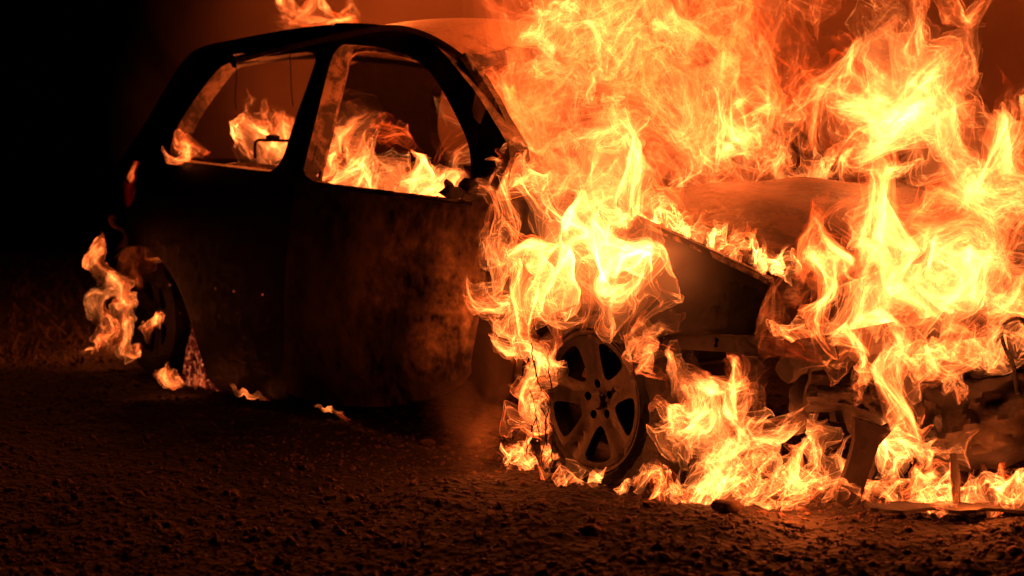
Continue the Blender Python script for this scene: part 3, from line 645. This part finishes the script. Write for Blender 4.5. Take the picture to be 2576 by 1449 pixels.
# -- cabin
flame('soft flame rising behind the rear bench in the quarter window', 5.75, [([(800, 392, 40), (720, 372, 48), (640, 362, 46), (604, 345, 30), (600, 315, 14)], 9, 1.6), ([(720, 395, 50), (690, 345, 56), (650, 295, 44), (640, 262, 20)], 7, 1.0, {'heat': .5}), ([(770, 395, 50), (750, 345, 50), (735, 300, 36), (742, 262, 16)], 6, .8, {'heat': .35}), ([(640, 270, 12), (625, 255, 14), (615, 240, 6)], 4, .7, {'heat': .4}), ([(800, 385, 60), (690, 360, 60), (610, 355, 40)], 2, 1.8, {'soft': 1})], L=.11, amp=.8, seed=11, res=.010, kn=.9)
flame('small flame in the rear lower corner of the quarter window', 5.55, [([(450, 415, 18), (455, 385, 28), (470, 360, 20), (480, 345, 8)], 5, 1.6), ([(470, 412, 24), (495, 392, 22), (520, 400, 10)], 4, 1.1, {'heat': .6})], L=.10, seed=12)
flame('soft glow added inside the boot to light the tail lamp', 6.15, [([(350, 540, 22), (350, 480, 30), (345, 420, 20)], 3, 4.5, {'soft': 1, 'heat': .3})], L=.12, seed=15)  # hidden flame added so that the tail lamp lens shows lit
flame('looping flame just inside the front door window by the pillar', lin(800, 5.2, 1200, 4.7), [([(830, 500, 55), (850, 430, 60), (850, 360, 45), (860, 290, 28), (850, 215, 14)], 8, 1.3, {'heat': .5}), ([(880, 500, 60), (915, 430, 50), (895, 380, 38), (870, 330, 22), (920, 310, 14)], 6, 1.1), ([(860, 500, 70), (880, 455, 60), (900, 420, 40)], 7, 2.2, {'heat': .8}), ([(930, 400, 40), (955, 340, 45), (960, 280, 30), (940, 200, 12)], 3, .35, {'heat': .2})], kn=.8, L=.15, seed=13)
flame('low billowing flame along the bottom of the door window', lin(800, 5.1, 1200, 4.6), [([(930, 510, 60), (1010, 470, 55), (1060, 420, 40), (1060, 385, 18)], 8, 1.4), ([(1000, 520, 60), (1090, 470, 60), (1150, 420, 40), (1165, 370, 25)], 8, 1.3, {'heat': .75}), ([(860, 500, 50), (980, 480, 50), (1100, 480, 50), (1190, 500, 40)], 10, 1.7), ([(1180, 500, 30), (1172, 430, 26), (1176, 380, 16)], 3, .9), ([(860, 505, 60), (1000, 490, 60), (1180, 500, 60)], 2, 1.2, {'soft': 1})], L=.13, amp=.9, seed=14, kn=1.)
# -- above and around the roof
flame('blurred torn flame floating above the roof', 6.6, [([(740, 6, 46), (770, -8, 50), (770, -40, 45), (760, -90, 20)], 5, 1.1), ([(850, 45, 12), (828, 12, 26), (790, -14, 32), (740, -40, 25)], 5, 1.1), ([(690, 16, 18), (710, -12, 28), (730, -30, 20)], 4, .9), ([(800, 20, 14), (790, 0, 18), (770, -20, 16)], 3, .8)], L=.2, seed=21, anchor=0)
flame('tiny detached flame at the top edge right of the torn one', 6.4, [([(893, 36, 8), (885, 10, 18), (875, -25, 16), (880, -60, 8)], 4, 1.1)], L=.12, seed=22, anchor=0)
flame('thin flame clinging to the windscreen pillar', 4.33, [([(1250, 285, 10), (1228, 230, 14), (1208, 185, 10), (1200, 165, 4)], 5, 1.2), ([(1255, 280, 6), (1262, 265, 12), (1248, 252, 6)], 4, 1.2)], L=.06, seed=23, res=.006)
# -- behind the windscreen and over the engine bay
back = lin(1350, 4.5, 2500, 4.3)
flame('broad rolling orange flame filling the windscreen side behind the bonnet', back,
      field([(1390, -40), (1800, -40), (1850, 200), (1800, 420), (1400, 430), (1370, 200)], 34, 60, 330, (.15, -1), .42, 31, .7, heat=.4, fr=(1, 1), zs=.15)
      + field([(1380, 200), (1820, 150), (1850, 440), (1400, 440)], 16, 70, 260, (0, -1), .42, 32, .8, heat=.4, zs=.15)
      + field([(1400, 0), (1800, 0), (1850, 430), (1400, 430)], 12, 150, 380, (0, -1), .6, 33, .5, heat=.15, soft=1., zs=.1)
      + [([(1420, 420, 50), (1410, 300, 40), (1400, 200, 45), (1400, 100, 50), (1400, -40, 60)], 9, 1.3, {'heat': .75})], L=.22, amp=1.2, seed=31, res=.014, anchor=0)
flame('bright streaming flame at the top behind the windscreen', lin(1400, 4.45, 1800, 4.4), field([(1370, 0), (1640, -20), (1660, 110), (1500, 190), (1390, 130)], 16, 45, 260, (1, .1), .8, 34, .8, zs=.1), L=.17, amp=1.2, seed=34, anchor=0)
flame('faint red flame drifting in the windscreen opening beside the pillar', 4.85, field([(1260, 180), (1390, 170), (1400, 400), (1330, 400)], 7, 45, 220, (-.2, -1), .5, 35, .6, heat=.25) + [([(1330, 430, 60), (1320, 330, 60), (1330, 220, 60), (1340, 120, 50)], 2, .7, {'soft': 1, 'heat': .15})], L=.15, seed=35, anchor=0)
flame('white hot humped flame standing in the middle of the bonnet gap', lin(1700, 4.5, 2000, 4.4), [([(1900, 460, 60), (1900, 380, 75), (1890, 300, 75), (1880, 230, 55), (1850, 190, 25)], 11, 1.2), ([(1800, 440, 45), (1810, 360, 45), (1840, 300, 40), (1880, 280, 25)], 7, 1.1), ([(1960, 450, 50), (1975, 370, 40), (1970, 300, 35), (1940, 240, 20)], 6, .9)], L=.15, amp=1.1, seed=36)
flame('white row of low flames burning along the rear bonnet edge', lin(1700, 4.3, 2250, 4.5), [([(x, 468, 50), (x + 10, 430, 50), (x + 25, 390, 36), (x + 30, 350, 14)], 5, 1.15) for x in (1700, 1780, 1870, 1960, 2030, 2090, 2150, 2210)] + [([(1830, 455, 32), (1960, 440, 40), (2100, 430, 42), (2230, 440, 36)], 5, 1.2)], L=.09, seed=37)
flame('dull red flame veil hanging between the two tall flames', 5.0, field([(1800, 20), (2060, 60), (2060, 300), (1860, 330)], 9, 60, 260, (0, -1), .45, 38, .7, heat=.2) + [([(1960, 420, 110), (1950, 250, 120), (1940, 80, 120), (1930, -60, 100)], 2, .4, {'soft': 1, 'heat': .05})], L=.2, seed=38, anchor=0)
flame('tall bright flame column rising behind the far bonnet corner', lin(1950, 4.6, 2450, 4.3),
      [([(2150, 460, 110), (2190, 330, 120), (2230, 210, 115), (2240, 90, 95), (2270, -40, 80)], 22, 1.0), ([(2230, 430, 90), (2270, 300, 90), (2280, 180, 70), (2270, 60, 55)], 11, 1.3),
       ([(2060, 400, 60), (2040, 310, 55), (2080, 230, 50), (2150, 150, 50), (2180, 60, 45)], 8, .75, {'heat': .7}), ([(2330, 300, 40), (2350, 200, 45), (2340, 130, 30), (2330, 90, 12)], 6, .75, {'heat': .7}),
       ([(2080, 60, 50), (2140, 10, 55), (2220, -30, 45)], 6, .7, {'heat': .6}), ([(2200, 400, 150), (2230, 230, 140), (2250, 60, 110)], 3, 1.5, {'soft': 1, 'heat': .7})], L=.19, amp=1.25, seed=39, res=.012)
flame('torn flame tongue hanging alone in the dark at top right', 4.9, [([(2380, -60, 40), (2400, 0, 40), (2440, 20, 30), (2430, 60, 24), (2405, 95, 16)], 6, .7, {'heat': .6}), ([(2290, 10, 30), (2350, -20, 40), (2420, 20, 30)], 5, .7, {'heat': .6})], L=.15, amp=1.2, seed=40, anchor=0)
flame('heavy white flame sweeping down across the right edge of the engine bay', lin(2200, 4.25, 2600, 3.9),
      [([(2620, 540, 90), (2540, 430, 90), (2450, 340, 80), (2350, 270, 65), (2290, 240, 40)], 20, 1.25), ([(2600, 480, 80), (2560, 360, 75), (2540, 270, 55), (2500, 210, 25)], 12, 1.05), ([(2660, 400, 70), (2620, 300, 60), (2570, 240, 40), (2590, 200, 20)], 9, .95),
       ([(2300, 470, 90), (2330, 400, 90), (2380, 330, 70), (2420, 260, 40), (2450, 210, 22)], 10, .8, {'heat': .75}), ([(2500, 560, 140), (2470, 420, 140), (2440, 330, 100)], 3, 1.6, {'soft': 1})], L=.2, amp=1.2, seed=41, res=.012, fine=.6, kn=.52)
# -- nose
nose = lin(1900, 3.15, 2600, 3.6)
flame('huge white flame boiling out of the nose below the bonnet', nose,
      [([(2180, 890, 110), (2250, 790, 130), (2320, 690, 120), (2380, 580, 105), (2450, 480, 80)], 22, 1.1), ([(2020, 800, 80), (2090, 720, 90), (2170, 640, 95), (2270, 560, 80), (2350, 480, 50)], 16, 1.25),
       ([(2150, 940, 50), (2240, 900, 70), (2350, 860, 70), (2460, 820, 50)], 14, 1.3), ([(2480, 920, 80), (2520, 800, 90), (2560, 680, 80), (2600, 560, 60)], 14, .8, {'heat': .5}), ([(2330, 880, 120), (2380, 760, 120), (2420, 640, 110), (2450, 520, 90), (2480, 420, 60)], 20, .95), ([(1995, 850, 40), (1975, 780, 44), (2000, 720, 46), (2060, 660, 40), (2130, 590, 22)], 12, 1.8, {'heat': .5}), ([(2080, 850, 60), (2060, 780, 70), (2090, 710, 60), (2150, 640, 30)], 8, 1.4),
       ([(2240, 860, 170), (2300, 700, 180), (2380, 540, 130)], 3, 1.5, {'soft': 1}), ([(2060, 740, 60), (2150, 660, 80), (2270, 600, 70)], 3, 1.6, {'soft': 1, 'heat': 1})], L=.17, amp=1.2, seed=51, res=.011, anchor=.25, kn=.72, fine=.6)
flame('ragged orange flame fraying into the dark at the right edge', lin(2400, 3.5, 2600, 3.6), field([(2420, 520), (2590, 440), (2590, 800), (2470, 880), (2420, 760)], 22, 32, 190, (.1, -1), .7, 52, .8, heat=.65, zs=.08), L=.11, amp=1.3, seed=52, anchor=0)
flame('flame flags streaming left to right under the nose', 3.28, [([(2060, 900, 22), (2110, 860, 30), (2150, 830, 26), (2170, 800, 12)], 7, 1.90), ([(2110, 930, 24), (2170, 880, 30), (2200, 850, 20)], 6, 1.90), ([(2250, 950, 20), (2330, 910, 42), (2430, 870, 34), (2470, 850, 14)], 9, 1.70), ([(2010, 905, 18), (2040, 860, 24), (2070, 840, 10)], 6, 1.60), ([(1950, 850, 16), (2010, 830, 22), (2080, 830, 16), (2120, 820, 8)], 6, 1.80)], L=.08, amp=1.1, seed=53, res=.008)
flame('row of small flame tongues licking out of the bonnet side gap', lambda x: side_hit(x, 620, .04)[2], [([(x, y + 8, 6), (x + 6, y - 8, 8), (x + 12 + 10 * q, y - 24 - 20 * q, 6.5), (x + 16 + 26 * q, y - 40 - 44 * q, 3)], 2, 7., {'sub': .03, 'heat': .75, 'fr': (.7, .95)}) for x, y, q in ((lambda t, q: (1600 + 380 * t, 556 + 142 * t, q))(t, rng.random()) for t in np.linspace(0, 1, 46))], L=.05, amp=.55, seed=54, res=.004)
flame('curling flames on top of the wing where it meets the bonnet', 3.62, [([(1600, 560, 40), (1640, 520, 40), (1670, 490, 30), (1700, 450, 22), (1690, 430, 10)], 9, 2.2), ([(1650, 560, 26), (1690, 540, 26), (1720, 520, 16)], 7, 1.8)], L=.08, seed=55, res=.006, kn=.9)
# -- wing and front wheel
wg = sidedepth(-.09)
flame('dense white flame sheet pouring up over the front wing', wg,
      [([(x0 + 22, 846, 26), (x0 + 4, 770, 30), (x0 + 10, 680, 30), (x0 + 55, 590, 26), (x0 + 90, 520, 16)], 2, 1.7, {'sub': .12, 'fr': (.5, .8)}) for x0 in range(1290, 1600, 22)] +
      [([(1430, 800, 70), (1420, 720, 85), (1440, 640, 90), (1470, 550, 85), (1510, 470, 75), (1540, 400, 45)], 24, 1.25), ([(1540, 810, 45), (1530, 730, 60), (1540, 640, 70), (1560, 540, 75), (1590, 460, 60), (1620, 410, 30)], 20, 1.3),
       ([(1330, 800, 50), (1340, 740, 50), (1370, 690, 50), (1420, 620, 60), (1450, 560, 60)], 12, 1.2), ([(1590, 750, 22), (1600, 680, 28), (1590, 620, 30), (1570, 560, 40)], 8, 1.8),
       ([(1400, 460, 50), (1450, 430, 60), (1540, 410, 60), (1640, 430, 40), (1700, 470, 22)], 12, 1.0), ([(1480, 560, 120), (1520, 480, 120), (1560, 430, 80)], 3, 2.2, {'soft': 1}), ([(1450, 790, 90), (1470, 660, 110), (1510, 520, 110)], 3, 1.4, {'soft': 1, 'heat': .75})], L=.17, amp=1.0, seed=61, res=.008, kn=.9, fine=.45)
flame('ragged flame standing on the front edge of the door', sidedepth(-.06), [([(1290, 870, 30), (1250, 800, 38), (1245, 720, 42), (1240, 640, 34), (1225, 580, 22)], 10, 1.0), ([(1300, 760, 40), (1280, 680, 40), (1260, 600, 30), (1250, 540, 18)], 7, .9), ([(1215, 760, 14), (1200, 770, 12), (1240, 740, 24)], 5, 1.1), ([(1270, 560, 40), (1250, 520, 36), (1240, 480, 28), (1215, 455, 12)], 8, .95), ([(1330, 520, 40), (1330, 470, 40), (1370, 440, 34), (1420, 430, 20)], 9, 1.2)], L=.10, amp=1.1, seed=62, res=.007, kn=.7)
flame('small bright flames at the foot of the windscreen pillar', 4.0, [([(1300, 470, 40), (1330, 420, 45), (1340, 380, 36), (1400, 350, 18)], 8, .9), ([(1280, 440, 26), (1290, 400, 26), (1310, 370, 14)], 6, .9)], L=.09, seed=63, res=.007)
flame('flame wrapping the burning tyre on the left of the front wheel', 3.665, [([(1345, 1130, 34), (1330, 1050, 40), (1345, 960, 40), (1375, 880, 38), (1430, 820, 22)], 9, 1.2), ([(1350, 1010, 26), (1345, 950, 32), (1370, 890, 30), (1400, 850, 18)], 8, 1.7), ([(1300, 940, 18), (1275, 880, 32), (1250, 820, 28), (1235, 780, 14)], 7, 1.3)], L=.08, amp=1.1, seed=64, res=.007, kn=.9)
flame('flame strand curling down the right side of the front wheel', 3.42, [([(1570, 800, 26), (1600, 850, 26), (1625, 890, 26), (1640, 930, 18), (1645, 985, 6)], 7, 1.0), ([(1640, 930, 26), (1650, 860, 24), (1665, 800, 16), (1672, 770, 7)], 6, .85), ([(1610, 890, 20), (1604, 830, 14), (1608, 785, 7)], 4, .9), ([(1625, 910, 22), (1650, 890, 26), (1640, 870, 16)], 5, 1.5)], L=.07, seed=65, res=.006)
flame('feathery orange flame streaming from the right of the wheel to the radiator', 3.38, [([(1640, 1010, 24), (1680, 1040, 32), (1760, 1000, 40), (1850, 960, 36), (1930, 940, 22)], 10, 1.3, {'heat': .75}), ([(1660, 900, 30), (1720, 920, 36), (1760, 970, 30), (1740, 1040, 22)], 9, 1.2, {'heat': .7}), ([(1700, 1180, 50), (1720, 1110, 55), (1760, 1050, 55), (1830, 1010, 40)], 14, 1.4, {'heat': .8})], L=.08, amp=1.1, seed=66, res=.007, kn=.8)
flame('bright bulging flame under the nose with pale veins', 3.42, [([(1790, 1240, 70), (1800, 1160, 70), (1840, 1080, 75), (1890, 1010, 65), (1920, 950, 36)], 14, 1.5), ([(1850, 1210, 60), (1880, 1130, 65), (1930, 1070, 60), (1985, 1040, 30)], 10, 1.3, {'heat': .8}), ([(1800, 1250, 70), (1840, 1180, 60), (1870, 1110, 40)], 8, 2.)], L=.12, amp=1.1, seed=67, res=.009, kn=.6)
# -- ground fire under the front
def gline(x0, x1, n, y0, y1, h, br, hw, seed, **o):
    br *= 1.9
    r = np.random.default_rng(seed); out = []
    for k in range(n):
        t = (k + .2 + .6 * r.random()) / n; x = x0 + (x1 - x0) * t; y = y0 + (y1 - y0) * t + r.normal(0, 3); hh = h * (.4 + 1.0 * r.random()); w = hw * (.6 + .8 * r.random())
        oo = dict(o); oo['dz'] = r.normal(0, .05)
        out.append(([(x, y + 4, w), (x + r.normal(0, 8), y - hh * .35, w), (x + r.normal(0, 14), y - hh * .7, w * .6), (x + r.normal(0, 18), y - hh, w * .25)], 2, br, oo))
    return out
flame('low flames creeping over the soil in front of the wheel', lin(1270, 3.95, 1700, 3.52), gline(1265, 1380, 12, 1160, 1170, 40, 1.2, 18, 71) + gline(1370, 1480, 10, 1195, 1228, 46, .95, 14, 72) + gline(1480, 1720, 16, 1238, 1246, 44, 1.2, 18, 73) + [([(1510, 1235, 14), (1540, 1205, 14), (1555, 1180, 10), (1548, 1160, 5)], 4, 1.1), ([(1350, 1180, 12), (1365, 1215, 12), (1400, 1230, 10), (1450, 1225, 8)], 4, .9), ([(1340, 1110, 22), (1370, 1130, 20), (1400, 1160, 12)], 6, 1.1)], L=.07, seed=71, res=.006, kn=.8)
flame('blinding carpet of fire on the ground beneath the nose', lin(1700, 3.52, 2200, 3.5), gline(1700, 2130, 26, 1258, 1266, 80, 1.25, 30, 74) + gline(1760, 2100, 14, 1240, 1250, 120, 1.1, 34, 75) + [([(1620, 1246, 10), (1760, 1258, 16), (1900, 1260, 22), (2160, 1264, 16)], 12, 3., {'sub': .5, 'fr': (.4, .8)})], L=.09, seed=74, res=.008)
flame('upright flame between the radiator post and the hanging strut', 3.58, [([(2060, 1260, 55), (2070, 1190, 50), (2065, 1120, 36), (2070, 1060, 24), (2060, 1035, 10)], 12, 1.6), ([(2110, 1250, 30), (2110, 1190, 30), (2125, 1130, 20)], 6, 1.0)], L=.09, seed=76, res=.008)
flame('curling flame under the fallen bumper right of the strut', 3.51, [([(2200, 1260, 40), (2230, 1180, 50), (2290, 1120, 52), (2330, 1070, 40), (2320, 1035, 16)], 11, 1.4, {'heat': .8}), ([(2290, 1180, 40), (2360, 1120, 44), (2420, 1090, 32), (2440, 1060, 14)], 9, 1.3, {'heat': .75}), ([(2250, 1265, 50), (2330, 1220, 50), (2400, 1190, 30)], 9, 1.8)], L=.10, amp=1.15, seed=77, res=.008)
flame('white strip of fire on the ground at the right edge', 3.47, gline(2180, 2410, 14, 1264, 1268, 70, 1.1, 26, 78) + gline(2400, 2620, 20, 1272, 1278, 90, 1.3, 30, 79) + [([(2120, 1268, 12), (2280, 1266, 18), (2450, 1270, 22), (2640, 1276, 20)], 12, 2.6, {'sub': .5, 'fr': (.4, .8)})], L=.08, seed=78, res=.008)
flame('thin flame tongues hanging in front of the bumper skin', 3.27, [([(2140, 1040, 14), (2160, 990, 22), (2190, 940, 16), (2200, 900, 8)], 4, .65), ([(2190, 1030, 10), (2240, 1005, 16), (2290, 975, 10)], 5, .8), ([(2380, 900, 12), (2390, 950, 18), (2410, 990, 16), (2440, 1020, 6)], 5, .8), ([(2200, 1110, 10), (2230, 1085, 14), (2260, 1060, 8)], 4, .9), ([(2400, 1000, 6), (2430, 985, 8), (2445, 960, 6)], 3, .7)], L=.06, seed=80, res=.006)
# -- tail
rwd = 5.75
flame('twisting flame behind the rear wheel', rwd, [([(318, 925, 14), (308, 850, 22), (312, 780, 26), (300, 720, 26), (282, 690, 20)], 13, 2.3), ([(262, 830, 12), (245, 780, 18), (255, 740, 22), (290, 715, 22), (335, 705, 12)], 11, 2.3), ([(300, 720, 20), (262, 695, 22), (248, 655, 22), (246, 625, 16), (250, 600, 6)], 13, 2.3), ([(280, 900, 12), (272, 850, 20), (268, 800, 22), (262, 760, 14)], 6, .9), ([(340, 735, 16), (352, 690, 22), (340, 650, 20), (330, 625, 8)], 5, .55, {'heat': .25}), ([(288, 640, 6), (296, 590, 8), (294, 540, 5)], 2, .12, {'heat': .1})], L=.09, amp=.6, seed=81, res=.008, kn=.8)
flame('little white flame on the ground at the tail', rwd + .1, [([(240, 885, 14), (258, 860, 14), (268, 840, 8), (268, 820, 5)], 5, 1.4), ([(300, 895, 12), (330, 893, 12), (350, 890, 6)], 4, 1.3), ([(205, 880, 5), (225, 884, 6), (250, 882, 5)], 3, 1.3)], L=.07, seed=82, res=.008)
flame('flame showing through the rear wheel opening', 5.62, [([(385, 875, 12), (375, 840, 14), (390, 800, 20), (378, 770, 8)], 6, 2.4), ([(400, 840, 12), (400, 800, 14), (385, 775, 8)], 5, 2.4)], amp=.6, L=.07, seed=83, res=.008)
flame('bright flame lapping at the ground in front of the rear wheel', 5.35, [([(460, 975, 10), (440, 955, 22), (420, 940, 26), (425, 920, 12)], 10, 2.8), ([(385, 950, 6), (410, 950, 14), (450, 970, 10)], 6, 1.8), ([(470, 950, 14), (500, 960, 18), (520, 975, 8)], 4, .7, {'heat': .5})], L=.07, amp=.4, seed=84, kn=.9, res=.008)
flame('small orange flame creeping under the sill', 5.02, [([(566, 962, 5), (590, 985, 8), (625, 996, 9), (660, 1004, 7), (680, 1010, 4)], 7, 2.2, {'heat': .6}), ([(585, 992, 6), (592, 980, 7), (598, 970, 3)], 3, 1.5)], L=.05, amp=.22, seed=85, res=.005, anchor=0)
flame('thin bright sliver of flame under the door', 4.72, [([(786, 1022, 4), (815, 1026, 6), (845, 1035, 5), (862, 1044, 3)], 6, 3.5, {'heat': .8}), ([(840, 1038, 3), (865, 1050, 4), (885, 1056, 2)], 3, .8, {'heat': .3})], L=.04, amp=.2, seed=86, res=.005, anchor=0)
print('flame vertices', NV[0])
